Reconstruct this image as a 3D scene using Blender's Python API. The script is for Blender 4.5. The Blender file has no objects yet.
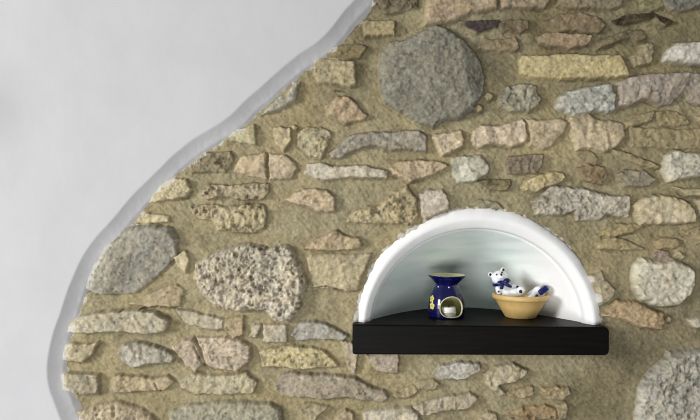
import bpy, bmesh, math
import numpy as np
from mathutils import Vector, Matrix

# ------------------------------------------------------------------ frame
U = 0.0025                 # metres per unit of wall survey (one unit = 2.5 mm)
D = 640.0                  # camera distance from the wall, in units
EYE = 1.45                 # eye height in metres
col = bpy.context.scene.collection

def P(x, y, d=0.0):        # wall survey coordinates -> metres (d = depth into the wall, units)
    return Vector(((x - 350) * U, d * U, EYE + (210 - y) * U))

def W(x, y, d):            # seen at (x, y) when standing at depth d -> survey coordinates
    s = D / (D + d)
    return 350 + (x - 350) / s, 210 + (y - 210) / s

def lin(c):
    out = []
    for v in c:
        v = v / 255.0
        out.append(v / 12.92 if v <= 0.04045 else ((v + 0.055) / 1.055) ** 2.4)
    return np.array(out)

# ------------------------------------------------------------------ numpy noise
def vnoise(x, y, seed):
    xi = np.floor(x).astype(np.int64); yi = np.floor(y).astype(np.int64)
    fx = x - xi; fy = y - yi
    fx = fx * fx * (3 - 2 * fx); fy = fy * fy * (3 - 2 * fy)
    def h(a, b):
        n = (a * 374761393 + b * 668265263 + seed * 974711) & 0x7fffffff
        n = ((n ^ (n >> 13)) * 1274126177) & 0x7fffffff
        n = ((n ^ (n >> 15)) * 668265263) & 0x7fffffff
        return ((n ^ (n >> 16)) & 0xffff) / 65535.0
    a = h(xi, yi); b = h(xi + 1, yi); c = h(xi, yi + 1); d = h(xi + 1, yi + 1)
    return (a * (1 - fx) + b * fx) * (1 - fy) + (c * (1 - fx) + d * fx) * fy

def fbm(x, y, scale, seed, octs=3):      # about -1 .. 1
    v = 0; amp = 1; tot = 0
    for o in range(octs):
        v = v + amp * (vnoise(x / scale, y / scale, seed + o * 17) * 2 - 1)
        tot += amp; amp *= 0.55; scale *= 0.5
    return v / tot * 1.6

def sstep(a, b, v):
    t = np.clip((v - a) / (b - a), 0, 1)
    return t * t * (3 - 2 * t)

def poly_sd(px, py, poly):               # signed distance, positive inside
    n = len(poly); d2 = np.full(px.shape, 1e12); ins = np.zeros(px.shape, bool)
    for i in range(n):
        x0, y0 = poly[i]; x1, y1 = poly[(i + 1) % n]
        ex, ey = x1 - x0, y1 - y0
        t = np.clip(((px - x0) * ex + (py - y0) * ey) / (ex * ex + ey * ey + 1e-9), 0, 1)
        d2 = np.minimum(d2, (px - x0 - t * ex) ** 2 + (py - y0 - t * ey) ** 2)
        if y0 != y1:
            c = ((y0 > py) != (y1 > py)) & (px < (x1 - x0) * (py - y0) / (y1 - y0) + x0)
            ins ^= c
    d = np.sqrt(d2)
    return np.where(ins, d, -d)

# ------------------------------------------------------------------ node materials
def new_mat(name):
    m = bpy.data.materials.new(name); m.use_nodes = True
    nt = m.node_tree; b = nt.nodes['Principled BSDF']
    return m, nt, b

def simple_mat(name, rgb, rough=0.5, coat=0.0, var=0.08, scale=60, bump=0.0, spec=0.5):
    m, nt, b = new_mat(name)
    c = lin(rgb)
    tc = nt.nodes.new('ShaderNodeTexCoord'); nz = nt.nodes.new('ShaderNodeTexNoise')
    nz.inputs['Scale'].default_value = scale; nz.inputs['Detail'].default_value = 4
    nt.links.new(tc.outputs['Object'], nz.inputs['Vector'])
    rp = nt.nodes.new('ShaderNodeValToRGB')
    rp.color_ramp.elements[0].position = 0.3; rp.color_ramp.elements[1].position = 0.7
    rp.color_ramp.elements[0].color = (*(c * (1 - var)), 1); rp.color_ramp.elements[1].color = (*np.clip(c * (1 + var), 0, 1), 1)
    nt.links.new(nz.outputs['Fac'], rp.inputs['Fac']); nt.links.new(rp.outputs['Color'], b.inputs['Base Color'])
    b.inputs['Roughness'].default_value = rough; b.inputs['Coat Weight'].default_value = coat
    b.inputs['Specular IOR Level'].default_value = spec
    if bump:
        bp = nt.nodes.new('ShaderNodeBump'); bp.inputs['Strength'].default_value = bump; bp.inputs['Distance'].default_value = 0.002
        nt.links.new(nz.outputs['Fac'], bp.inputs['Height']); nt.links.new(bp.outputs['Normal'], b.inputs['Normal'])
    return m

def attr_mat(name, bump=0.6, scale=420, rough=0.95, spec=0.15, var=.12):
    m, nt, b = new_mat(name)
    at = nt.nodes.new('ShaderNodeAttribute'); at.attribute_name = 'albedo'
    tc = nt.nodes.new('ShaderNodeTexCoord')
    nz = nt.nodes.new('ShaderNodeTexNoise'); nz.inputs['Scale'].default_value = scale; nz.inputs['Detail'].default_value = 5
    nz.inputs['Roughness'].default_value = 0.7
    nt.links.new(tc.outputs['Object'], nz.inputs['Vector'])
    mr = nt.nodes.new('ShaderNodeMapRange'); mr.inputs['From Min'].default_value = 0.3; mr.inputs['From Max'].default_value = 0.7
    mr.inputs['To Min'].default_value = 1 - var; mr.inputs['To Max'].default_value = 1 + var
    nt.links.new(nz.outputs['Fac'], mr.inputs['Value'])
    mx = nt.nodes.new('ShaderNodeVectorMath'); mx.operation = 'SCALE'
    nt.links.new(at.outputs['Color'], mx.inputs[0]); nt.links.new(mr.outputs['Result'], mx.inputs['Scale'])
    nt.links.new(mx.outputs['Vector'], b.inputs['Base Color'])
    bp = nt.nodes.new('ShaderNodeBump'); bp.inputs['Strength'].default_value = bump; bp.inputs['Distance'].default_value = 0.002
    nt.links.new(nz.outputs['Fac'], bp.inputs['Height']); nt.links.new(bp.outputs['Normal'], b.inputs['Normal'])
    b.inputs['Roughness'].default_value = rough; b.inputs['Specular IOR Level'].default_value = spec
    return m

# ------------------------------------------------------------------ object helpers
def tag(o, label=None, cat=None, kind=None, group=None):
    if label: o['label'] = label
    if cat: o['category'] = cat
    if kind: o['kind'] = kind
    if group: o['group'] = group
    return o

def empty(name, loc):
    o = bpy.data.objects.new(name, None); col.objects.link(o); o.location = loc
    o.empty_display_size = 0.03
    return o

def obj(name, bm, mats, parent=None, smooth=True, loc=None):
    bmesh.ops.recalc_face_normals(bm, faces=bm.faces)
    me = bpy.data.meshes.new(name); bm.to_mesh(me); bm.free()
    for m in (mats if isinstance(mats, (list, tuple)) else [mats]): me.materials.append(m)
    if smooth:
        for p in me.polygons: p.use_smooth = True
    o = bpy.data.objects.new(name, me); col.objects.link(o)
    if parent: o.parent = parent
    if loc is not None: o.location = loc
    return o

def grid_object(name, verts, faces, mat, albedo=None):
    me = bpy.data.meshes.new(name)
    nv, nf = len(verts), len(faces)
    me.vertices.add(nv); me.loops.add(nf * 4); me.polygons.add(nf)
    me.vertices.foreach_set('co', np.ascontiguousarray(verts, np.float32).ravel())
    me.loops.foreach_set('vertex_index', np.ascontiguousarray(faces, np.int32).ravel())
    me.polygons.foreach_set('loop_start', np.arange(0, nf * 4, 4, dtype=np.int32))
    me.polygons.foreach_set('use_smooth', np.ones(nf, bool))
    me.update(calc_edges=True); me.validate()
    if albedo is not None:
        a = me.color_attributes.new('albedo', 'FLOAT_COLOR', 'POINT')
        rgba = np.ones((nv, 4), np.float32); rgba[:, :3] = albedo
        a.data.foreach_set('color', rgba.ravel())
    me.materials.append(mat)
    o = bpy.data.objects.new(name, me); col.objects.link(o)
    return o

def field_mesh(xs, ys, H, keep, depth_sign=-1):
    """grid of survey positions with relief H (units, towards the room); keep = vertex mask"""
    ny, nx = H.shape
    X, Y = np.meshgrid(xs, ys)
    V = np.stack([(X - 350) * U, -H * U, EYE + (210 - Y) * U], -1).reshape(-1, 3)
    idx = np.arange(ny * nx).reshape(ny, nx)
    q = np.stack([idx[1:, :-1], idx[1:, 1:], idx[:-1, 1:], idx[:-1, :-1]], -1).reshape(-1, 4)
    kf = (keep[1:, :-1] & keep[1:, 1:] & keep[:-1, 1:] & keep[:-1, :-1]).ravel()
    q = q[kf]
    used = np.zeros(ny * nx, bool); used[q.ravel()] = True
    remap = np.cumsum(used) - 1
    return V[used], remap[q], used

# ------------------------------------------------------------------ survey of the wall
# each stone: r g b | height | surface roughness | outline
STONES = """
110 98 80|3|1.2|373,-10 372,8 385,14 400,12 418,8 418,-10
166 150 112|5|.5|363,22 368,21 395,22 395,36 366,36
128 115 80|4|.3|326,54 332,48 346,45 360,44 368,48 360,58 346,60 328,59
166 153 120|5|.6|315,60 330,59 355,62 356,84 350,87 318,82 312,70
176 153 122|5|.5|326,106 338,96 348,97 360,108 368,115 366,120 346,123 337,117 328,114
132 129 117|10|.6|380,53 390,43 402,41 420,32 435,26 446,28 460,38 474,52 482,66 485,82 482,95 472,110 462,119 446,121 434,128 424,126 416,122 404,115 392,108 384,101 380,88 379,68
170 148 120|5|.5|429,-14 424,26 442,24 456,21 472,12 498,9 499,-14
166 146 120|5|.5|500,-14 502,8 532,9 545,8 551,-2 551,-14
72 62 62|1|.8|459,21 500,20 497,27 478,31 468,27
118 101 78|3|.9|499,24 510,20 529,21 528,28 520,33 504,31
143 126 96|3|.8|477,48 488,41 516,38 520,48 514,52 484,50
188 171 122|6|.5|519,60 523,56 560,55 620,55 626,70 629,77 608,78 580,79 560,79 532,79 522,75
132 114 88|4|.6|545,22 558,15 580,13 596,17 606,25 598,34 590,33 572,31 556,32
156 134 106|4|.6|538,37 548,33 570,34 590,35 592,38 586,45 570,48 552,46 540,43
122 108 84|4|.6|597,48 606,38 624,31 642,30 646,38 640,41 628,38 614,43 600,49
156 143 112|5|.8|640,45 650,42 653,52 650,64 634,67 629,57 638,52
194 191 182|6|.6|662,60 668,48 676,43 705,42 720,50 716,65 700,65 676,63
138 124 100|4|.7|560,-14 622,-14 622,6 610,10 590,8 570,9 558,5
122 120 110|5|.7|660,-14 720,-14 716,4 698,7 680,13 670,11 661,5
140 134 98|4|.5|640,-14 658,-14 662,8 650,12 641,10
70 58 45|1|.8|612,21 628,15 652,13 668,19 678,23 666,24 652,18 636,21 618,24
140 126 92|3|.5|646,26 655,17 666,25
160 147 136|8|.7|619,82 640,75 662,73 700,74 730,78 728,104 698,104 688,100 682,92 670,104 660,107 650,102 640,100 628,107 617,107 616,95
168 169 162|7|.8|558,100 566,92 585,88 610,84 614,96 613,111 606,114 596,112 572,116 560,111 555,106
150 144 126|6|1|498,98 506,87 520,83 534,86 541,100 538,106 528,113 520,111 508,113 499,107
155 140 105|3|.5|484,96 487,93 491,93 493,97 490,100 486,100
155 140 105|3|.5|474,108 478,105 482,107 482,111 477,112
192 174 150|6|.5|470,140 474,132 482,125 500,125 522,119 527,136 525,142 512,148 504,146 490,145 478,149 472,146
176 158 130|5|.4|525,120 545,120 560,119 567,122 562,134 552,146 542,150 529,146 529,135
194 176 148|7|.6|434,134 460,131 464,140 463,146 452,152 442,156 436,146 432,138
184 166 136|5|.3|568,117 588,114 598,120 612,121 623,124 626,136 616,148 602,152 588,149 575,150 570,134
156 140 102|3|.6|624,123 640,115 654,111 652,120 636,126 626,130
152 138 102|2|.6|629,128 656,128 680,130 720,129 720,148 680,149 650,147 632,146
145 130 94|2|1|655,112 672,110 684,116 690,124 676,127 660,125
158 144 108|4|.4|612,150 622,152 640,158 660,166 656,169 636,164 618,158
155 137 102|4|.6|574,151 588,151 598,158 596,164 585,163 576,157
142 120 90|5|.8|577,168 586,164 603,167 606,176 602,185 584,181
156 146 124|5|.7|615,174 625,170 644,171 655,179 648,185 626,187 617,181
196 192 176|7|.6|661,169 666,155 675,151 700,153 716,156 718,174 700,176 678,179 667,182
176 160 124|4|.4|673,187 700,190 715,192 712,198 686,194
180 172 158|7|1|532,202 544,194 550,186 560,187 580,187 604,194 629,196 629,216 620,217 606,213 600,220 578,221 574,211 560,215 546,215 536,214
192 178 146|8|.5|633,205 640,200 652,195 674,196 688,203 693,210 694,222 684,223 640,225 635,216
174 164 134|5|.5|696,200 712,196 716,214 698,216
182 165 122|5|.7|521,188 530,178 540,175 552,172 562,173 566,178 558,184 545,186 536,192 524,191
132 118 100|5|.9|505,166 508,157 524,156 543,155 542,164 538,173 516,175 506,173
125 112 82|4|.9|476,182 490,179 510,180 512,185 506,191 488,189
178 176 160|6|.7|451,158 460,156 480,156 489,167 488,174 472,182 458,183 453,176
180 168 152|6|.7|419,194 428,189 442,189 449,202 448,209 434,216 425,219 420,215
152 146 120|2|.6|471,204 480,199 496,202 503,208 480,208
184 164 132|7|.6|390,168 398,161 420,160 440,162 448,166 436,174 420,179 410,183 403,178 394,174
150 143 130|6|.8|330,154 338,146 350,136 364,132 388,133 404,130 418,131 427,137 426,152 410,150 384,150 376,146 364,148 350,152 342,158 332,159
186 178 160|6|.5|305,174 308,164 319,163 334,167 366,165 372,168 388,171 387,178 351,177 331,180 316,178
168 158 126|4|1|298,134 306,127 320,127 331,132 329,144 322,158 310,156 298,146
176 162 128|5|.5|274,129 290,128 292,141 284,152 276,145
176 162 128|3|.3|291,127 294,125 297,127 296,130 292,130
180 160 130|4|.4|234,172 241,157 266,153 267,179 250,176
183 165 138|4|.3|269,154 286,155 298,167 292,179 270,180
142 130 102|4|1|190,166 206,153 231,151 234,161 226,173 207,172 192,174
174 164 128|5|.6|226,140 234,132 256,125 257,145 238,143
162 157 143|4|.8|262,114 282,95 300,82 294,102 280,110
180 167 132|5|.7|150,202 160,186 174,177 188,180 192,190 188,197 168,200
180 167 132|4|.7|134,222 146,213 170,215 171,221 146,224
152 148 137|12|.7|82,288 96,262 108,245 128,226 150,224 172,226 179,240 176,256 166,268 154,278 138,292 112,295 95,293
178 165 132|4|.5|174,258 185,250 190,258 186,273 178,265
174 157 124|3|.5|130,304 148,294 176,283 184,290 180,306 152,307
172 163 142|9|.6|64,330 78,316 100,311 140,309 158,311 170,321 166,331 148,333 110,331 66,333
168 158 136|5|.6|176,309 190,310 226,319 228,328 214,329 200,327 186,324
163 143 110|4|.6|226,318 244,316 244,334 234,337 224,328
182 172 152|5|.5|250,337 254,324 261,324 257,337
182 172 152|5|.4|263,324 287,324 287,342 264,341
183 173 155|11|2.2|196,264 208,256 222,251 238,243 252,244 269,247 288,244 296,252 303,270 307,284 301,306 289,321 276,321 268,313 254,309 240,312 216,306 203,295 194,279
158 145 118|5|1.4|199,194 208,184 230,186 252,183 269,184 270,192 264,199 244,200 226,196 208,200
168 155 122|5|1.6|190,206 214,204 228,206 248,204 264,204 268,216 266,226 256,233 240,233 218,230 214,222 196,218
182 162 134|6|.7|286,200 296,192 310,188 328,190 335,198 335,211 320,211 308,206 292,203
173 158 121|6|1.2|348,222 352,213 366,206 380,205 396,190 408,186 417,200 418,216 412,224 390,224 366,224
176 155 122|6|.7|303,249 316,238 337,230 346,236 360,238 361,248 330,251
174 160 127|4|.5|306,256 330,254 372,254 364,272 358,290 346,291 324,288 312,289 309,272
162 157 149|7|.6|291,334 299,323 314,321 334,327 348,336 342,340 313,338 298,340
188 174 130|6|1|260,352 264,349 282,346 312,346 326,351 340,364 328,367 300,368 280,367 262,366
168 155 133|5|.5|341,340 351,342 358,354 356,372 350,372 346,358
164 149 134|5|.6|366,354 380,350 399,352 398,372 386,373 377,370
157 145 127|7|.6|275,388 280,376 288,372 324,373 356,376 368,384 386,390 389,396 382,401 360,399 346,396 320,398 282,395
184 176 157|7|.6|363,412 376,408 410,405 418,412 424,425 420,440 366,440
168 155 122|4|.7|294,405 310,402 328,406 318,416 312,430 304,414
163 148 115|4|.6|335,416 345,409 354,414 352,430 336,430
163 149 115|4|.7|393,394 404,387 414,384 420,389 408,397 396,397
170 166 158|7|.6|433,374 438,365 456,361 480,362 480,369 464,378 452,378 438,378
158 145 113|3|.6|414,382 432,378 440,384 434,389 418,389
168 155 129|7|.6|483,374 494,366 512,362 527,369 526,374 516,380 498,384 506,392 500,395 488,386
168 151 115|4|.7|506,391 520,387 532,386 534,394 522,397 508,396
169 156 134|6|.8|412,406 420,402 434,397 470,392 478,398 468,408 440,411 424,414
171 158 128|5|.6|479,414 488,410 496,413 499,430 480,430
153 128 93|3|1|506,414 520,407 545,405 560,410 556,418 530,420 512,419
163 145 111|4|.8|540,388 556,386 568,388 570,393 562,400 546,398
160 142 110|4|.8|556,404 564,401 568,408 566,418 558,420
166 163 153|10|1.2|634,440 636,405 638,388 645,375 653,367 664,358 668,352 680,351 700,349 735,350 745,400 740,440
192 186 168|10|.7|631,280 634,266 640,257 656,261 672,259 686,265 693,270 693,284 690,295 676,305 656,306 640,300 632,291
153 133 118|3|.5|652,258 656,250 668,252 672,259 660,261
176 162 125|3|.3|675,255 679,252 684,255 682,259 677,258
176 150 116|6|.7|604,316 609,308 616,300 636,301 650,309 662,312 663,322 660,329 640,326 626,320
170 155 125|3|.5|664,321 667,316 671,319 669,323
161 149 125|5|.6|588,276 601,271 605,280 616,290 608,302 599,305 596,288
178 171 153|4|.5|688,320 702,317 708,328 694,327
161 145 105|3|.7|600,232 612,225 636,223 643,226 632,232 616,236 602,236
165 149 109|3|.6|596,243 608,237 622,238 645,249 620,250 598,249
163 145 108|3|.7|654,241 664,237 682,240 674,248 660,249
158 141 105|3|.8|682,232 700,226 716,228 714,246 698,243
172 160 122|4|.5|696,117 706,113 712,118 706,125
168 155 125|5|.7|60,346 74,342 90,344 98,341 93,354 84,362 62,359
158 148 126|7|.7|58,374 72,371 100,374 100,393 76,393 60,388
168 151 121|6|.6|111,391 111,379 116,374 152,377 168,375 176,382 168,388 156,390 114,392
162 156 143|7|.8|119,351 124,344 138,341 152,344 168,350 176,355 174,362 148,363 134,368 124,362
182 164 143|7|.7|172,346 184,339 194,337 204,363 196,372 186,364 180,356
184 167 147|7|.9|197,336 226,335 242,340 250,345 252,358 246,365 238,371 215,368 206,363
170 160 132|6|.8|178,380 194,373 220,375 248,372 258,382 254,392 220,394 198,392 184,388
153 149 130|6|.8|170,412 186,403 228,400 270,402 280,408 284,425 280,445 170,445
168 153 126|5|1|78,412 94,405 120,401 144,409 154,416 158,440 82,440
"""
# long broken faces on some of the bigger stones: point, direction, fall
FACETS = {5: ((466, 70, .97, -.22, .55), (410, 48, -.5, -.85, .22)), 62: ((142, 256, .45, .9, .42), (112, 262, -.8, .5, .3)),
          46: ((467, 166, -.95, .3, .5),), 22: ((672, 90, .7, .7, .4),), 40: ((590, 205, .2, .9, .35),)}
EDGE_IN = [(414,-80),(392,-30),(373,0),(368,8),(355,20),(346,33),(340,41),(327,54),(314,62),(302,70),(293,79),(281,88),(268,101),(256,110),(244,124),(228,136),(206,148),(182,167),(172,177),(157,192),(142,207),(136,215),(128,225),(106,248),(97,262),(87,284),(81,300),(76,318),(69,334),(66,350),(63,366),(64,382),(70,395),(76,412),(82,424),(100,456),(122,500)]
def smooth_line(pts, step=4.0, win=4):
    a = np.array(pts, float); L = np.concatenate([[0], np.cumsum(np.hypot(*np.diff(a, axis=0).T))])
    t = np.arange(0, L[-1], step)
    x, y = np.interp(t, L, a[:, 0]), np.interp(t, L, a[:, 1])
    k = np.hanning(2 * win + 3); k /= k.sum(); n = len(k) // 2
    f = lambda v: np.convolve(np.concatenate([2 * v[0] - v[n:0:-1], v, 2 * v[-1] - v[-2:-n - 2:-1]]), k, 'valid')
    return list(zip(f(x).tolist(), f(y).tolist()))
PLASTER_POLY = smooth_line(EDGE_IN) + [(122,900),(-600,900),(-600,-600),(414,-600)]

# niche: half ellipse on the wall face
NCX, NBY, NA, NB = 478.5, 326.0, 119.5, 114.8
def niche_r(x, y):
    return np.sqrt(((x - NCX) / NA) ** 2 + ((y - NBY) / NB) ** 2)
R_IN = 0.90; LIP_D = 14.0; NDEPTH = 106.0
def bowl_depth(r):
    q = np.clip(r / R_IN, 0, 1)
    return LIP_D + (NDEPTH - LIP_D) * (1 - q ** 2.0)

# ------------------------------------------------------------------ rubble stone wall
K_ALB = 0.80
STONE_GAIN = 1.10
def build_stone_wall():
    step = 0.75
    xs = np.arange(40, 790, step); ys = np.arange(-70, 490, step)
    X, Y = np.meshgrid(xs, ys)
    wx = X + fbm(X, Y, 14, 3) * .8 + fbm(X, Y, 4, 5, 2) * 0.6
    wy = Y + fbm(X, Y, 14, 31) * .8 + fbm(X, Y, 4, 35, 2) * 0.6
    big = fbm(X, Y, 70, 41, 3); mid = fbm(X, Y, 16, 43, 3); grain = fbm(X, Y, 2.6, 47, 2)
    strk = fbm(X * 0.5 + Y * 0.7, (Y * 0.6 - X * 0.7) * 4, 9, 53, 2)
    M = 1.7 * big + 1.2 * mid + 0.28 * grain + 0.3 * strk
    H = M.copy()
    mort = lin((170, 158, 124)) * K_ALB
    C = mort[None, None] * (1 + 0.10 * big + 0.10 * mid + 0.10 * grain + .05 * strk)[..., None]
    warm = np.clip(fbm(X, Y, 50, 59), -1, 1)[..., None]
    C = C * (1 + warm * np.array([0.03, 0, -0.07]))
    H -= 1.6; M = M - 1.6
    # darker mortar in places
    dark_mort = 0
    for (bx0, by0, br, ba) in ((488,70,26,.5),(632,352,34,.5),(598,408,34,.42),(690,35,40,.38),(540,10,60,.3),(640,20,60,.3),(352,74,22,.35),(366,30,24,.35),(585,60,30,.3),(700,300,40,.28),(550,345,40,.12),(640,130,50,.15)):
        dark_mort = np.maximum(dark_mort, ba * 1.0 * np.exp(-((X - bx0) ** 2 + (Y - by0) ** 2) / (2 * (br * .8) ** 2)))
    C = C * (1 - dark_mort)[..., None]
    C = C * (1 - .22 * sstep(.55, 1.1, fbm(X, Y, 3.2, 61, 2)))[..., None] * (1 + .16 * fbm(X, Y, 1.9, 63, 2))[..., None]
    stones = []
    for ln in STONES.strip().splitlines():
        c, h, rg, pts = ln.split('|')
        stones.append((tuple(float(v) for v in c.split()), float(h), float(rg), [tuple(float(v) for v in p.split(',')) for p in pts.split()]))
    rng = np.random.RandomState(7)
    # the courses run on beyond the surveyed part
    pal = [(168,155,125),(160,152,138),(180,165,132),(150,140,118),(176,155,122)]
    def extra(cx, cy):
        w = rng.uniform(14, 34); h = rng.uniform(8, 16); n = 9
        pts = [(cx + w * math.copysign(abs(math.cos(a)) ** .7, math.cos(a)) * rng.uniform(.85, 1.1), cy + h * math.copysign(abs(math.sin(a)) ** .7, math.sin(a)) * rng.uniform(.85, 1.1)) for a in [2 * math.pi * k / n for k in range(n)]]
        stones.append((pal[rng.randint(5)], rng.uniform(4, 8), rng.uniform(.5, 1), pts))
    for cy in range(455, 495, 34):
        for cx in range(130, 800, 66): extra(cx + rng.uniform(-8, 8), cy + rng.uniform(-3, 3))
    for cy in range(-50, -20, 34):
        for cx in range(420, 800, 66): extra(cx + rng.uniform(-8, 8), cy + rng.uniform(-3, 3))
    for cy in range(10, 440, 34): extra(768 + rng.uniform(-6, 6), cy)
    for si, (rgb, h, rg, poly) in enumerate(stones):
        pa = np.array(poly); x0, y0 = pa.min(0) - 6; x1, y1 = pa.max(0) + 6
        i0, i1 = np.searchsorted(xs, [x0, x1]); j0, j1 = np.searchsorted(ys, [y0, y1])
        if i1 - i0 < 2 or j1 - j0 < 2: continue
        sl = (slice(j0, j1), slice(i0, i1))
        x, y = X[sl], Y[sl]
        sd = poly_sd(wx[sl], wy[sl], poly) + .7
        size = min(x1 - x0, y1 - y0) - 12
        e = min(max(1.7, size * 0.10), 6.5)
        t = np.clip(sd / e, 0, 1)
        prof = 1 - (1 - t) ** 2.2
        cx, cy = pa.mean(0)
        hs = h * prof
        dx, dy = (x - cx) / max(12, (x1 - x0) / 2), (y - cy) / max(8, (y1 - y0) / 2)
        # fracture faces: cells with their own slope
        for k in range(2):
            ang = rng.uniform(0, 6.28); fr = rng.uniform(.35, .7)
            fa = (x - cx) * math.cos(ang) + (y - cy) * math.sin(ang) + 5 * fbm(x, y, 15, 2501 + si * 3 + k, 2)
            per = rng.uniform(9, 22); q = fa / per; q = q - np.floor(q)
            hs = hs + prof * (np.where(q < fr, q / fr, (1 - q) / (1 - fr)) - .5) * rng.uniform(.7, 1.8) * min(1.3, h / 6) * (1 if size < 45 else .4)
        # broken facets: a few sloping planes shave the face
        for k in range(4):
            a = rng.uniform(0, 2 * math.pi); off = rng.uniform(0.05, 0.55)
            pl = h * (1.12 + off * 0.3 - rng.uniform(.12, .5) * np.clip(dx * math.cos(a) + dy * math.sin(a) - off * .5, -.3, 3))
            hs = np.minimum(hs, np.maximum(pl, h * .25 * prof))
        for (px_, py_, nx_, ny_, sl_) in FACETS.get(si, ()):
            hs = np.minimum(hs, np.maximum(h * .9 - sl_ * np.clip((x - px_) * nx_ + (y - py_) * ny_, -20, 60), .2 * h * prof))
        hs = hs + (dx * rng.uniform(-.10, .10) + dy * rng.uniform(-.10, .10)) * h * prof
        n1 = fbm(x, y, 9, 101 + si, 3); n2 = fbm(x, y, 3.4, 401 + si, 2)
        ridg = 1 - np.abs(fbm(x + 3 * n1, y + 3 * n2, 13, 701 + si, 3))
        hs = hs + prof * rg * (1.0 * n1 + 0.5 * n2 + 1.3 * (ridg - .6))
        pit = 0
        if rg >= 1:
            pn = fbm(x, y, 4.6, 901 + si, 2)
            pit = np.clip(pn - .25, 0, 1) * prof
            hs = hs - pit * 2.0 * min(rg, 1.8)
        m = sstep(-0.6, 0.9, sd)
        # mortar smeared over parts of the margin
        smear = sstep(-.1, .6, fbm(x, y, 11, 1301 + si, 3)) * np.clip(1 - (sd - .5) / (2.5 + size * .16), 0, 1) * (0.75 if h < 5 else .42 if h < 7 else .2)
        mm = m * (1 - smear)
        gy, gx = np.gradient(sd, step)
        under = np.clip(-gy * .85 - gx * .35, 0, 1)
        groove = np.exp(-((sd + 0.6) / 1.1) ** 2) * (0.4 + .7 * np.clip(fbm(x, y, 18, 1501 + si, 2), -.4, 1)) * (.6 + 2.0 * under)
        base = 0.4 * (M[sl] + 1.6) - .4
        H[sl] = H[sl] * (1 - m) + (base + hs * (1 - .35 * smear)) * m - groove * 0.7
        rgbw = np.array(rgb) * .72 + .28 * np.mean(rgb) * np.array((1.03, 1.0, .93)); rgbw = rgbw * np.array([1.0, .995, .97])
        c = lin(rgbw) * STONE_GAIN
        blot = fbm(x, y, 20, 1701 + si, 3); spk = fbm(x, y, 2.2, 1901 + si, 2)
        dk = sstep(.35, .95, fbm(x, y, 2.8, 2101 + si, 2)); lt = sstep(.3, 1, fbm(x, y, 2.6, 2301 + si, 2))
        sc = 1 + .16 * blot + .17 * n2 * min(rg, 1.3) + .20 * spk - (.22 + .14 * min(rg, 1.5)) * dk + .22 * lt
        if np.ndim(pit): sc = sc * (1 - .35 * np.clip(pit * 2, 0, 1))
        tint = 1 + np.clip(n1, -1, 1)[..., None] * np.array([.03, 0, -.05])
        cs = c[None, None] * sc[..., None] * tint
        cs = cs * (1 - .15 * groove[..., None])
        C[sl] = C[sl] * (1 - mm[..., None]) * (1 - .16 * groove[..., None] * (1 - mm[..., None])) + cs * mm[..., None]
    # hairline cracks in the surface
    for pts in ([(195,346),(200,356),(205,366)],[(81,290),(82,299),(81,307)],[(156,382),(160,391)],[(336,90),(345,91)],[(141,309),(158,306),(175,308)],[(312,288),(326,286),(344,291)]):
        for (ax, ay), (bx, by) in zip(pts[:-1], pts[1:]):
            tt = np.clip(((X - ax) * (bx - ax) + (Y - ay) * (by - ay)) / ((bx - ax) ** 2 + (by - ay) ** 2), 0, 1)
            dd = np.hypot(X - ax - tt * (bx - ax), Y - ay - tt * (by - ay))
            g = np.exp(-(dd / .8) ** 2); H -= g * 2.5; C *= (1 - .5 * g[..., None])
    # whitewash slopped on to the stones along the plaster and around the niche
    dp = poly_sd(X, Y, PLASTER_POLY)
    nr = (niche_r(X, Y) - 1) * 118
    spl = fbm(X, Y, 5, 77, 3)
    w1 = sstep(-.35, .2, spl - (-dp - 1.5) / 6) * (dp > -9)
    w2 = sstep(-.1, .3, spl * .9 - (nr - 3.2) / 4) * (nr < 9) * (Y < NBY + 6)
    w = np.clip(np.maximum(w1 * .6, w2 * .85), 0, 1)[..., None]
    C = C * (1 - w) + lin((205, 203, 197)) * w
    C = np.clip(C, .01, .9)
    # wall sinks under the niche lip and the plaster
    H = np.where(H > 0, H * (1 - .65 * sstep(-9, 3, dp)), H)
    H = np.where((nr < 4) & (Y < NBY + 3), np.minimum(H, 1.5 + .4 * nr), H)
    keep = (dp < 16) & ~((niche_r(X, Y) < .955) & (Y < NBY + 14)) & ~((Y >= NBY) & (Y < NBY + 14) & (np.abs(X - NCX) < NA * .94))
    V, F, used = field_mesh(xs, ys, H, keep)
    o = grid_object('wall_right', V, F, attr_mat('rubble_stone_and_mortar'), C.reshape(-1, 3)[used])
    tag(o, 'rough rubble stone wall of buff, grey and pinkish stones in sandy mortar', 'wall', 'structure')
    return o
build_stone_wall()

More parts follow.
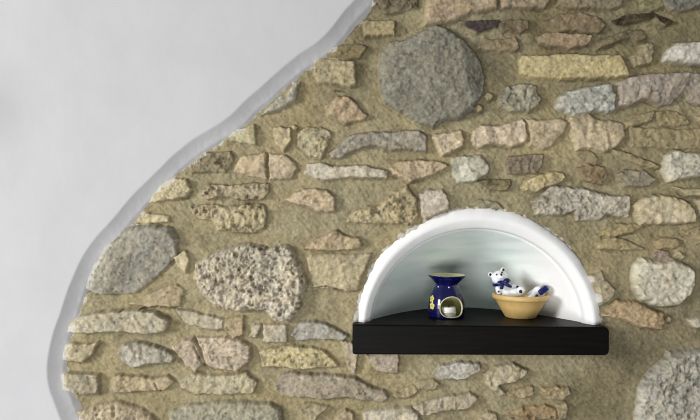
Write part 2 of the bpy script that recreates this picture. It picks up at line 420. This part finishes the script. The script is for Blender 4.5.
# ------------------------------------------------------------------ white plaster coat with a rounded edge
PL_T, PL_W = 7.5, 13.0
def build_plaster():
    step = 1.0
    xs = np.arange(-110, 440, step); ys = np.arange(-70, 490, step)
    X, Y = np.meshgrid(xs, ys)
    d = poly_sd(X, Y, PLASTER_POLY) + fbm(X, Y, 26, 201, 3) * .3
    t = np.clip(d / PL_W, 0, 1)
    prof = .72 * t + .28 * t ** 2
    H = .9 + PL_T * prof + np.minimum(d, 0) * .9
    H = H + 8.5 * np.exp(-((X + 25) / 38) ** 2 - ((Y - 112) / 34) ** 2)
    H = H + .9 * fbm(X, Y, 150, 211, 2) * np.clip(d / 60, 0, 1) + .12 * fbm(X, Y, 22, 215, 3) * t + .22 * fbm(X, Y, 6, 217, 2) * (1 - t) 
    keep = d > -7
    V, F, used = field_mesh(xs, ys, H, keep)
    m, nt, b = new_mat('white_plaster')
    tc = nt.nodes.new('ShaderNodeTexCoord'); nz = nt.nodes.new('ShaderNodeTexNoise')
    nz.inputs['Scale'].default_value = 9; nz.inputs['Detail'].default_value = 6
    nt.links.new(tc.outputs['Object'], nz.inputs['Vector'])
    rp = nt.nodes.new('ShaderNodeValToRGB')
    rp.color_ramp.elements[0].position = .3; rp.color_ramp.elements[1].position = .7
    rp.color_ramp.elements[0].color = (.54, .542, .556, 1); rp.color_ramp.elements[1].color = (.566, .569, .582, 1)
    nt.links.new(nz.outputs['Fac'], rp.inputs['Fac']); nt.links.new(rp.outputs['Color'], b.inputs['Base Color'])
    nz2 = nt.nodes.new('ShaderNodeTexNoise'); nz2.inputs['Scale'].default_value = 90; nz2.inputs['Detail'].default_value = 4
    nt.links.new(tc.outputs['Object'], nz2.inputs['Vector'])
    bp = nt.nodes.new('ShaderNodeBump'); bp.inputs['Strength'].default_value = .08; bp.inputs['Distance'].default_value = .003
    nt.links.new(nz2.outputs['Fac'], bp.inputs['Height']); nt.links.new(bp.outputs['Normal'], b.inputs['Normal'])
    b.inputs['Roughness'].default_value = .9; b.inputs['Specular IOR Level'].default_value = .1
    o = grid_object('wall_left', V, F, m)
    tag(o, 'smooth white plastered wall with a rounded edge curving over the stonework', 'wall', 'structure')
build_plaster()

# ------------------------------------------------------------------ arched niche
def build_niche():
    nth = 180
    ths = np.linspace(-0.10, math.pi + 0.10, nth)
    prof = [(2.5, -2), (1, -.4), (-1.5, 1.0), (-4, 2.2), (-6.2, 2.6), (-8.5, 1.6), (-11, -1.0), (-13.4, -2.8), (-14.7, -4.8), (-15.2, -8.5), (-15.4, -14)]
    rows = []
    for off, h in prof: rows.append(('lip', off, h))
    for r in np.linspace(R_IN, 0.0, 44): rows.append(('bowl', r, 0))
    Vs = []; alb = []
    rag = .8 * fbm(np.arange(nth) * 1.0, np.zeros(nth) + .5, 4.3, 331, 2)
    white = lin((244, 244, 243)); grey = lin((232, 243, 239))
    for kind, a, h in rows:
        for th in ths:
            c, s = math.cos(th), math.sin(th)
            if kind == 'lip':
                wob = (.5 * math.sin(th * 5 + 1) + .35 * math.sin(th * 11) + (rag[int(round((th + .1) / (math.pi + .2) * (nth - 1)))] if a > 0 else 0)) * (1 if a > -2 else .5 if a > -8 else 0)
                k = (.75 + .42 * s) if a < 0 else 1
                rx = NA + a * k + wob; ry = NB + a * k + wob
                x, y, dd = NCX + rx * c, NBY - ry * s, -h
                w = 1.0
            else:
                q = a / R_IN; k = .75 + .42 * s
                rx = (NA - 15.6 * k) * q; ry = (NB - 15.6 * k) * q
                x, y = NCX + rx * c, NBY - ry * s
                dd = float(bowl_depth(a))
                w = max(0.1 * float(sstep(.66, .90, np.array(a))), float(sstep(520, 565, np.array(x - (y - 280) * .25))))  # right side painted whiter to imitate the light falling there
            Vs.append((x, y, dd)); alb.append(w)
    Vs = np.array(Vs); alb = np.array(alb)[:, None]
    Vs[:, 2] += .4 * fbm(Vs[:, 0], Vs[:, 1], 26, 301, 3) + .12 * fbm(Vs[:, 0], Vs[:, 1] * 2, 10, 305, 2)
    st = fbm(Vs[:, 0], Vs[:, 1] * 6, 40, 311, 3)[:, None]
    back_shade = np.exp(-((Vs[:, 0] - 455) / 62) ** 2 - ((Vs[:, 1] - 300) / 30) ** 2)[:, None] * (1 - alb)  # shade low behind the burner put into the colour, broken by brush streaks
    A = white * alb + grey * (1 - alb) * (1 + .14 * st * np.array([1.1, .95, 1.0])) * (1 - back_shade * (.30 + .25 * st) * np.array([1.08, .97, 1.0]))
    V = np.stack([(Vs[:, 0] - 350) * U, Vs[:, 2] * U, EYE + (210 - Vs[:, 1]) * U], -1)
    nr = len(rows); idx = np.arange(nr * nth).reshape(nr, nth)
    F = np.stack([idx[:-1, :-1], idx[:-1, 1:], idx[1:, 1:], idx[1:, :-1]], -1).reshape(-1, 4)
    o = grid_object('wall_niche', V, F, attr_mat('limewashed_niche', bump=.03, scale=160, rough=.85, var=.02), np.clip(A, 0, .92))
    tag(o, 'white arched niche with a rounded lip set into the stone wall above the shelf', 'niche', 'structure')
build_niche()

# ------------------------------------------------------------------ dark wooden shelf
SH_TOP = 113.2             # units below the eye at the middle of the board
SH_TILT = 0.011
SH_F = -14.0
def shelf_y(x): return 210 + SH_TOP + (x - NCX) * SH_TILT      # survey y of the top face
def wood_mat():
    m, nt, b = new_mat('dark_stained_wood')
    tc = nt.nodes.new('ShaderNodeTexCoord'); mp = nt.nodes.new('ShaderNodeMapping')
    mp.inputs['Scale'].default_value = (3, 40, 40)
    nz = nt.nodes.new('ShaderNodeTexNoise'); nz.inputs['Scale'].default_value = 3; nz.inputs['Detail'].default_value = 8
    nt.links.new(tc.outputs['Object'], mp.inputs['Vector']); nt.links.new(mp.outputs['Vector'], nz.inputs['Vector'])
    rp = nt.nodes.new('ShaderNodeValToRGB')
    rp.color_ramp.elements[0].position = .3; rp.color_ramp.elements[1].position = .75
    rp.color_ramp.elements[0].color = (.0018, .0015, .0013, 1); rp.color_ramp.elements[1].color = (.006, .0048, .004, 1)
    nt.links.new(nz.outputs['Fac'], rp.inputs['Fac']); nt.links.new(rp.outputs['Color'], b.inputs['Base Color'])
    bp = nt.nodes.new('ShaderNodeBump'); bp.inputs['Strength'].default_value = .35; bp.inputs['Distance'].default_value = .002
    nt.links.new(nz.outputs['Fac'], bp.inputs['Height']); nt.links.new(bp.outputs['Normal'], b.inputs['Normal'])
    b.inputs['Roughness'].default_value = .48; b.inputs['Specular IOR Level'].default_value = .10
    return m
def build_shelf():
    s = D / (D + SH_F)
    xl = 350 + (352.5 - 350) / s; xr = 350 + (609.5 - 350) / s
    thick = 29.5 / s
    bm = bmesh.new()
    # plan outline: straight front board, half-round tongue filling the niche
    pts = [(xl, SH_F), (xr, SH_F), (xr, 4.0)]
    n = 40
    for i in range(n + 1):
        th = math.pi * i / n
        c = math.cos(th)
        rr = .985 * R_IN
        x = NCX + NA * rr * c
        # depth of the bowl at shelf height, a finger's gap short of it
        rv = abs(c) * rr
        d = float(bowl_depth(np.array(rv))) - 2.0
        if i in (0, n): d = 6.0
        pts.append((x, d))
    pts.append((xl, 4.0))
    bot = [bm.verts.new(P(x, shelf_y(x) + thick * (1 - (x - NCX) * .00025), d)) for x, d in pts]
    top = [bm.verts.new(P(x, shelf_y(x), d)) for x, d in pts]
    bm.faces.new(top); bm.faces.new(bot[::-1])
    k = len(pts)
    for i in range(k): bm.faces.new((bot[i], bot[(i + 1) % k], top[(i + 1) % k], top[i]))
    bmesh.ops.recalc_face_normals(bm, faces=bm.faces)
    org = P(NCX, shelf_y(NCX) + thick, 0)
    bmesh.ops.translate(bm, verts=bm.verts, vec=-org)
    # the ends of the front board are rounded off, then its front arrises are eased
    for xe, off in ((xr, .0125), (xl, .007)):
        xe_ = P(xe, 0).x - org.x
        ed = [e for e in bm.edges if all(abs(v.co.x - xe_) < 1e-5 for v in e.verts) and abs(e.verts[0].co.y - e.verts[1].co.y) > .02]
        bmesh.ops.bevel(bm, geom=ed, offset=off, segments=5, profile=.5, affect='EDGES', clamp_overlap=True)
    ed = [e for e in bm.edges if all(abs(v.co.y - SH_F * U) < 1e-5 for v in e.verts)]
    bmesh.ops.bevel(bm, geom=ed, offset=.0045, segments=3, profile=.5, affect='EDGES', clamp_overlap=True)
    bmesh.ops.subdivide_edges(bm, edges=[e for e in bm.edges if e.calc_length() > .3], cuts=24, use_grid_fill=False)
    o = obj('wooden_shelf', bm, wood_mat(), smooth=False, loc=org)
    for p in o.data.polygons: p.use_smooth = True
    md = o.modifiers.new('smooth_by_face_area', 'WEIGHTED_NORMAL')
    tag(o, 'thick dark stained wooden shelf board filling the base of the white arched niche', 'shelf')
build_shelf()

# ------------------------------------------------------------------ lathe and tube helpers (metres, local)
def lathe(bm, prof, seg=64, mat=0, close=False):
    rings = []
    for r, z in prof:
        if r < 1e-6: rings.append([bm.verts.new((0, 0, z))])
        else: rings.append([bm.verts.new((r * math.cos(2 * math.pi * k / seg), r * math.sin(2 * math.pi * k / seg), z)) for k in range(seg)])
    prs = list(zip(rings[:-1], rings[1:]))
    if close: prs.append((rings[-1], rings[0]))
    for a, b in prs:
        for k in range(seg):
            k2 = (k + 1) % seg
            if len(a) == 1 and len(b) == 1: continue
            if len(a) == 1: f = bm.faces.new((a[0], b[k2], b[k]))
            elif len(b) == 1: f = bm.faces.new((a[k], a[k2], b[0]))
            else: f = bm.faces.new((a[k], a[k2], b[k2], b[k]))
            f.material_index = mat
    return rings

def tube(bm, pts, rad, seg=8, closed=False, flat=1.0):
    n = len(pts); rings = []
    for i, p in enumerate(pts):
        a = pts[i - 1] if (closed or i > 0) else pts[i]; b = pts[(i + 1) % n] if (closed or i < n - 1) else pts[i]
        t = (b - a).normalized()
        up = Vector((0, 0, 1)) if abs(t.z) < .95 else Vector((0, 1, 0))
        u = t.cross(up).normalized(); v = t.cross(u)
        rr = rad[i] if isinstance(rad, (list, tuple)) else rad
        rings.append([bm.verts.new(p + (u * math.cos(2 * math.pi * k / seg) + v * math.sin(2 * math.pi * k / seg) * flat) * rr) for k in range(seg)])
    for i in range(n if closed else n - 1):
        a, b = rings[i], rings[(i + 1) % n]
        for k in range(seg): bm.faces.new((a[k], a[(k + 1) % seg], b[(k + 1) % seg], b[k]))
    if not closed:
        bm.faces.new(rings[0][::-1]); bm.faces.new(rings[-1])

def ellipsoid(bm, c, r, rot=None, seg=24, rings=14):
    M = Matrix.Translation(Vector(c)) @ (rot.to_4x4() if rot else Matrix()) @ Matrix.Diagonal((*r, 1))
    bmesh.ops.create_uvsphere(bm, u_segments=seg, v_segments=rings, radius=1, matrix=M)

# ------------------------------------------------------------------ oil burner
navy = simple_mat('navy_glaze', (14, 15, 72), .15, coat=.3, var=.2, scale=40)
yellow = simple_mat('pale_yellow_glaze', (220, 216, 168), .3, coat=.2, var=.08)
bright_yellow = simple_mat('painted_yellow', (220, 208, 110), .35, coat=.3, var=.06)
green_leaf = simple_mat('painted_green', (70, 110, 60), .35, var=.06)
BD = 38.0
bx, _ = W(446.3, 300, BD)
b_org = P(bx, shelf_y(bx) - .1, BD)
ub = U
burner = empty('oil_burner', b_org)
burner.rotation_euler.y = math.atan(SH_TILT)
tag(burner, 'navy blue ceramic oil burner with yellow flowers holding a tealight on the shelf', 'oil burner')
def burner_body():
    # outer profile, height in units from the foot
    prof = [(18.2, 0), (18.9, 1.2), (19.3, 5), (19.3, 10), (18.8, 15), (17.8, 20), (16.2, 25), (14.0, 29.5), (12.2, 33), (11.4, 34.5)]
    zz = np.array([p[1] for p in prof]); rr = np.array([p[0] for p in prof])
    nz, nt = 70, 150
    zs = np.linspace(0, 34.5, nz)
    rad = np.interp(zs, zz, rr)
    a0 = math.radians(-90 + 11); cz = 12.4; hw, hh = 12.9, 10.6
    bm = bmesh.new(); vs = {}
    def surf(ang, z, dr=0):
        r = np.interp(z, zz, rr) + dr
        return Vector((r * math.cos(ang) * ub, r * math.sin(ang) * ub, z * ub))
    ths = [2 * math.pi * k / nt for k in range(nt)]
    for i in range(nz):
        for k in range(nt): vs[i, k] = bm.verts.new(surf(ths[k], zs[i]))
    def inside(ang, z):
        da = (ang - a0 + math.pi) % (2 * math.pi) - math.pi
        u = da * 18.5 / hw; v = (z - cz) / hh
        if v < 0: return abs(u) ** 2.6 + abs(v) ** 2.6 < 1
        return u * u + v * v < 1
    for i in range(nz - 1):
        for k in range(nt):
            k2 = (k + 1) % nt
            am = (ths[k] + math.pi / nt); zm = (zs[i] + zs[i + 1]) / 2
            if inside(am, zm): continue
            bm.faces.new((vs[i, k], vs[i, k2], vs[i + 1, k2], vs[i + 1, k]))
    # floor and ceiling of the hollow
    f = bm.faces.new([vs[0, k] for k in range(nt)][::-1])
    bm.faces.new([vs[nz - 1, k] for k in range(nt)])
    for v in [v for v in bm.verts if not v.link_faces]: bm.verts.remove(v)
    o = obj('body', bm, [navy, yellow], burner)
    md = o.modifiers.new('wall_thickness', 'SOLIDIFY'); md.thickness = 1.5 * ub; md.offset = -1; md.material_offset = 1; md.material_offset_rim = 1
    # glazed lip of the window
    pts = []
    for k in range(64):
        t = 2 * math.pi * k / 64; c, s = math.cos(t), math.sin(t)
        p = 2 / 2.6 if s < 0 else 1
        u = math.copysign(abs(c) ** p, c) * hw; v = math.copysign(abs(s) ** p, s) * hh
        pts.append(surf(a0 + u / 18.5, cz + v, -.25))
    bm = bmesh.new(); tube(bm, pts, .55 * ub, 8, True)
    rim = obj('window_rim', bm, yellow, burner); rim['label'] = 'pale yellow rim of the candle window'
    # dish on top: flared, pale inside
    bm = bmesh.new()
    lathe(bm, [(0, 33.6), (11.0, 33.8), (11.6, 35), (13.2, 37.5), (16.6, 42.2), (19.4, 46), (20.0, 47.3), (19.8, 48.1)], 96, 0)
    lathe(bm, [(19.8, 48.1), (19.2, 48.4), (18.4, 47.6), (15.5, 43.6), (12, 39.8), (7, 38.2), (0, 37.8)], 96, 1)
    for v in bm.verts: v.co.z = 33.6 + (v.co.z - 33.6) * .74; v.co *= ub
    bmesh.ops.remove_doubles(bm, verts=bm.verts, dist=1e-5)
    dish = obj('oil_dish', bm, [navy, yellow], burner); dish['label'] = 'flared blue dish with a pale yellow inside'
    # glints at the neck vents, painted as pale dots, and painted flowers
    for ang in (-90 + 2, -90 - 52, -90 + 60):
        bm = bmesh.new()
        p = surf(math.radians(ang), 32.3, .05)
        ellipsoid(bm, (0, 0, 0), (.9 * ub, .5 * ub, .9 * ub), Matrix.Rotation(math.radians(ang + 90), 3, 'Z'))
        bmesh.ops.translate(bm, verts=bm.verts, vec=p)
        obj('air_hole_glint', bm, simple_mat('vent_glint', (200, 205, 225), .2), burner)
    for ang, z, s in ((-90 - 66, 19.5, 1.0), (-90 - 60, 12.5, 1.0)):
        bm = bmesh.new()
        for k in range(5):
            t = 2 * math.pi * k / 5 + .3
            p = surf(math.radians(ang) + math.cos(t) * 2.3 / 18.5 * s, z + math.sin(t) * 2.3 * s, 0)
            ellipsoid(bm, p, (1.75 * ub * s, .5 * ub, 1.75 * ub * s), Matrix.Rotation(math.radians(ang + 90), 3, 'Z'), 14, 8)
        fl = obj('painted_flower', bm, bright_yellow, burner)
        bm = bmesh.new(); ellipsoid(bm, surf(math.radians(ang), z, .25), (1.0 * ub, .6 * ub, 1.0 * ub), Matrix.Rotation(math.radians(ang + 90), 3, 'Z'), 14, 8)
        obj('flower_centre', bm, simple_mat('painted_orange', (205, 150, 50), .4), fl)
burner_body()

# tealight inside the burner
tl = empty('tealight', b_org + Vector((.8 * ub, -9.0 * ub, 1.7 * ub)))
tl.rotation_euler.y = math.atan(SH_TILT)
tag(tl, 'small white tealight candle in a metal cup inside the blue oil burner', 'candle')
bm = bmesh.new()
lathe(bm, [(0, 0), (7.6, 0), (7.9, .3), (8.0, 4.6), (8.25, 4.9), (7.9, 5.1), (7.6, 4.6), (7.5, 1), (0, 1)], 48)
for v in bm.verts: v.co *= ub
cup_m, nt_, b_ = new_mat('aluminium_cup'); b_.inputs['Metallic'].default_value = .55; b_.inputs['Roughness'].default_value = .35; b_.inputs['Base Color'].default_value = (.9, .9, .9, 1)
nz_ = nt_.nodes.new('ShaderNodeTexNoise'); nz_.inputs['Scale'].default_value = 300
bp_ = nt_.nodes.new('ShaderNodeBump'); bp_.inputs['Strength'].default_value = .1; nt_.links.new(nz_.outputs['Fac'], bp_.inputs['Height']); nt_.links.new(bp_.outputs['Normal'], b_.inputs['Normal'])
obj('metal_cup', bm, cup_m, tl)
bm = bmesh.new()
lathe(bm, [(0, 1.05), (7.4, 1.05), (7.4, 9.2), (6.7, 10.2), (3, 9.8), (0, 9.4)], 48)
for v in bm.verts: v.co *= ub
wax = obj('wax', bm, simple_mat('white_wax', (244, 242, 236), .5, var=.02), tl)
bm = bmesh.new(); tube(bm, [Vector((0, 0, 9 * ub)), Vector((.2 * ub, 0, 10.6 * ub)), Vector((.7 * ub, 0, 11.8 * ub))], .35 * ub, 6)
obj('wick', bm, simple_mat('wick_black', (40, 36, 34), .9), tl)

# ------------------------------------------------------------------ tan bowl
WD = 40.0
wx_, _ = W(520.3, 300, WD)
w_org = P(wx_, shelf_y(wx_) - .1, WD)
tan = simple_mat('tan_earthenware', (210, 177, 113), .45, coat=.15, var=.07, scale=50)
bm = bmesh.new()
lathe(bm, [(0, 0), (14.8, 0), (15.8, .5), (16.5, 1.6), (19.9, 7), (23.4, 13), (26.2, 18.6), (27.0, 19.2), (28.7, 19.8), (29.3, 21), (29.4, 23.4), (28.9, 24.6), (27.8, 25.0), (26.9, 24.2), (25.9, 21), (22.5, 14), (18.0, 7), (15.0, 3.2), (12, 2.2), (0, 2.0)], 96)
for v in bm.verts: v.co *= U
o = obj('bowl', bm, tan, loc=w_org); o.rotation_euler.y = math.atan(SH_TILT)
tag(o, 'tan earthenware bowl with a thick rim holding the white bear on the shelf', 'bowl')

# ------------------------------------------------------------------ white ceramic bear reclining in the bowl
white_gl = simple_mat('white_glaze', (240, 242, 244), .18, coat=.4, var=.02)
blue_gl = simple_mat('cobalt_glaze', (17, 23, 90), .2, coat=.4, var=.12)
black_gl = simple_mat('black_glaze', (14, 14, 26), .25, coat=.3, var=.1)
def bp3(x, y, dd):         # point in the bowl seen at (x, y), dd units nearer than the bowl's middle
    d = WD - dd
    X_, Y_ = W(x, y, d)
    return P(X_, Y_, d)
bear_o = bp3(509, 297, 4)
bear = empty('bear_figurine', bear_o)
tag(bear, 'white ceramic bear with a blue bow reclining in the tan bowl', 'figurine')
def loc(x, y, dd): return bp3(x, y, dd) - bear_o
u = U
bm = bmesh.new()
RY = lambda a: Matrix.Rotation(math.radians(a), 3, 'Y')
ellipsoid(bm, loc(509, 293.0, 2), (12.4 * u, 10 * u, 8.6 * u), RY(16))           # belly
ellipsoid(bm, loc(503.0, 286.6, 3), (8.4 * u, 8.2 * u, 8.2 * u), RY(30))            # chest
ellipsoid(bm, loc(499.6, 277.6, 5), (8.7 * u, 7.8 * u, 7.7 * u), RY(-12))           # head
ellipsoid(bm, loc(500.8, 276.4, 11.5), (4.4 * u, 3.6 * u, 3.4 * u), RY(-12))        # muzzle
ellipsoid(bm, loc(490.7, 274.6, 4), (2.9 * u, 1.9 * u, 2.8 * u))                    # ears
ellipsoid(bm, loc(503.0, 270.0, 4), (2.9 * u, 1.9 * u, 2.8 * u))
ellipsoid(bm, loc(498.6, 289.6, 8), (3.3 * u, 3.3 * u, 5.4 * u), RY(-10))           # arm
ellipsoid(bm, loc(515.5, 288.2, 4), (6.0 * u, 3.4 * u, 3.2 * u), RY(35))            # far arm
ellipsoid(bm, loc(516.5, 292.5, 10), (7.0 * u, 4.2 * u, 4.4 * u), RY(8))            # leg
ellipsoid(bm, loc(520.5, 291.2, 11), (4.6 * u, 4.2 * u, 5.0 * u), RY(10))           # foot
ellipsoid(bm, loc(512, 302, 1), (9 * u, 9 * u, 9 * u)); ellipsoid(bm, loc(517, 307.2, 0), (9 * u, 9 * u, 7.0 * u))                            # seat, resting in the bowl
o = obj('body', bm, white_gl, bear)
md = o.modifiers.new('one_skin', 'REMESH'); md.mode = 'VOXEL'; md.voxel_size = .0009; md.use_smooth_shade = True
md = o.modifiers.new('soften', 'SMOOTH'); md.factor = .5; md.iterations = 8
def dot(name, x, y, dd, r, mat, parent=bear, fl=.5, rot=None, lab=None):
    bm = bmesh.new(); ellipsoid(bm, loc(x, y, dd), (r * u, r * fl * u, r * u), rot, 16, 10)
    d_ = obj(name, bm, mat, parent)
    if lab: d_['label'] = lab
    return d_
dot('ear_centre', 490.3, 274.6, 5.6, 1.5, black_gl); dot('ear_centre', 503.3, 269.8, 5.6, 1.5, black_gl)
dot('eye', 496.6, 274.6, 12.2, .95, black_gl); dot('eye', 502.0, 272.4, 11.9, .95, black_gl)
dot('nose', 501.3, 274.6, 15.0, 1.25, black_gl)
bm = bmesh.new(); tube(bm, [loc(499.6, 277.8, 14.0), loc(500.8, 278.3, 14.4), loc(502.2, 277.6, 14.2), loc(503.2, 276.8, 13.6)], .35 * u, 6)
obj('mouth', bm, black_gl, bear)
dot('painted_spot', 517.6, 286.9, 7.4, 1.5, blue_gl); dot('painted_spot', 498.6, 291.6, 11.2, 1.1, blue_gl)
dot('foot_pad', 520.6, 291.6, 14.8, 1.9, blue_gl, fl=.35); 
# blue bow: collar, knot, two loops and two tails
bm = bmesh.new()
pts = []
c0 = loc(501.6, 282.4, 5)
for k in range(28):
    t = 2 * math.pi * k / 28
    pts.append(c0 + Matrix.Rotation(math.radians(-18), 3, 'Y') @ Vector((8.0 * u * math.cos(t), 8.0 * u * math.sin(t), -1.0 * u * math.cos(t) * 0)))
tube(bm, pts, 1.9 * u, 8, True)
scarf = obj('neck_ribbon', bm, blue_gl, bear); scarf['label'] = 'dark blue ribbon round the neck'
bm = bmesh.new()
ellipsoid(bm, loc(503.2, 282.2, 13.6), (1.9 * u, 1.4 * u, 1.7 * u))
ellipsoid(bm, loc(500.2, 283.0, 13.2), (3.7 * u, 1.5 * u, 2.6 * u), RY(-20))
ellipsoid(bm, loc(506.4, 280.8, 13.0), (3.7 * u, 1.5 * u, 2.6 * u), RY(-22))
tube(bm, [loc(502.9, 283, 13.6), loc(502.2, 286, 14.4), loc(501.6, 289.2, 14.6)], [1.6 * u, 2.1 * u, 1.7 * u], 8)
tube(bm, [loc(504.0, 283, 13.6), loc(507.8, 285, 13.6), loc(511.3, 287.0, 13.0)], [1.6 * u, 2.1 * u, 1.7 * u], 8)
obj('bow', bm, blue_gl, bear)

# second ceramic piece lying at the right of the bowl
f_o = bp3(535, 295, 4)
fig = empty('ceramic_ornament', f_o)
tag(fig, 'small white ceramic ornament with a blue end leaning on the bowl rim beside the bear', 'ornament')
def loc2(x, y, dd): return bp3(x, y, dd) - f_o
bm = bmesh.new()
ellipsoid(bm, loc2(532.5, 294.6, 5), (8.0 * u, 5.2 * u, 4.6 * u), RY(-38))
ellipsoid(bm, loc2(537.0, 290.8, 5), (5.4 * u, 4.6 * u, 4.2 * u), RY(-42))
ellipsoid(bm, loc2(528.5, 299.0, 4), (5.0 * u, 5.0 * u, 4.6 * u))
ellipsoid(bm, loc2(533.5, 302.5, 3), (4.8 * u, 5.0 * u, 6.6 * u))
ellipsoid(bm, loc2(540.5, 294.0, 5), (4.6 * u, 4.2 * u, 3.6 * u), RY(-30))
o = obj('body', bm, white_gl, fig)
md = o.modifiers.new('one_skin', 'REMESH'); md.mode = 'VOXEL'; md.voxel_size = .0009; md.use_smooth_shade = True
md = o.modifiers.new('soften', 'SMOOTH'); md.factor = .5; md.iterations = 6
bm = bmesh.new()
R = RY(-36)
bmesh.ops.create_cube(bm, size=1, matrix=Matrix.Translation(loc2(542.4, 290.0, 6)) @ R.to_4x4() @ Matrix.Diagonal((11.2 * u, 8.5 * u, 6.4 * u, 1)))
bmesh.ops.bevel(bm, geom=list(bm.edges), offset=1.3 * u, segments=3, profile=.5, affect='EDGES')
e = obj('blue_end', bm, blue_gl, fig); e['label'] = 'dark blue block at the raised end'
bm = bmesh.new(); ellipsoid(bm, loc2(536.6, 295.6, 10.2), (1.6 * u, .8 * u, 1.2 * u)); obj('painted_spot', bm, blue_gl, fig)

bpy.context.scene.cycles.filter_width = 1.0
# ------------------------------------------------------------------ light, world, camera
def area(name, loc_, target, sx, sy, power, colr=(1, 1, 1)):
    l = bpy.data.lights.new(name, 'AREA'); l.shape = 'RECTANGLE'; l.size = sx; l.size_y = sy; l.energy = power; l.color = colr
    o = bpy.data.objects.new(name, l); col.objects.link(o); o.location = loc_
    o.rotation_euler = (Vector(target) - Vector(loc_)).to_track_quat('-Z', 'Y').to_euler()
    return o
area('window_light', (-4.4, -2.8, EYE + .75), (0, 0, EYE - .05), 1.1, 1.4, 215, (1, .99, .97))
area('low_fill', (-.7, -3.3, EYE - .95), (.15, 0, EYE - .1), 2.2, 1.0, 62, (1, 1, 1))  # added fill lamp, low in front, to brighten the niche
w = bpy.data.worlds.new('room_ambience'); bpy.context.scene.world = w; w.use_nodes = True
w.node_tree.nodes['Background'].inputs['Color'].default_value = (1, 1, 1, 1)
w.node_tree.nodes['Background'].inputs['Strength'].default_value = .19

cam = bpy.data.cameras.new('camera'); cam.sensor_width = 36; cam.lens = 36 * D / 700
co = bpy.data.objects.new('camera', cam); col.objects.link(co)
co.location = (0, -D * U, EYE); co.rotation_euler = (math.pi / 2, 0, 0)
bpy.context.scene.camera = co
bpy.context.scene.view_settings.view_transform = 'Standard'
bpy.context.scene.view_settings.look = 'None'
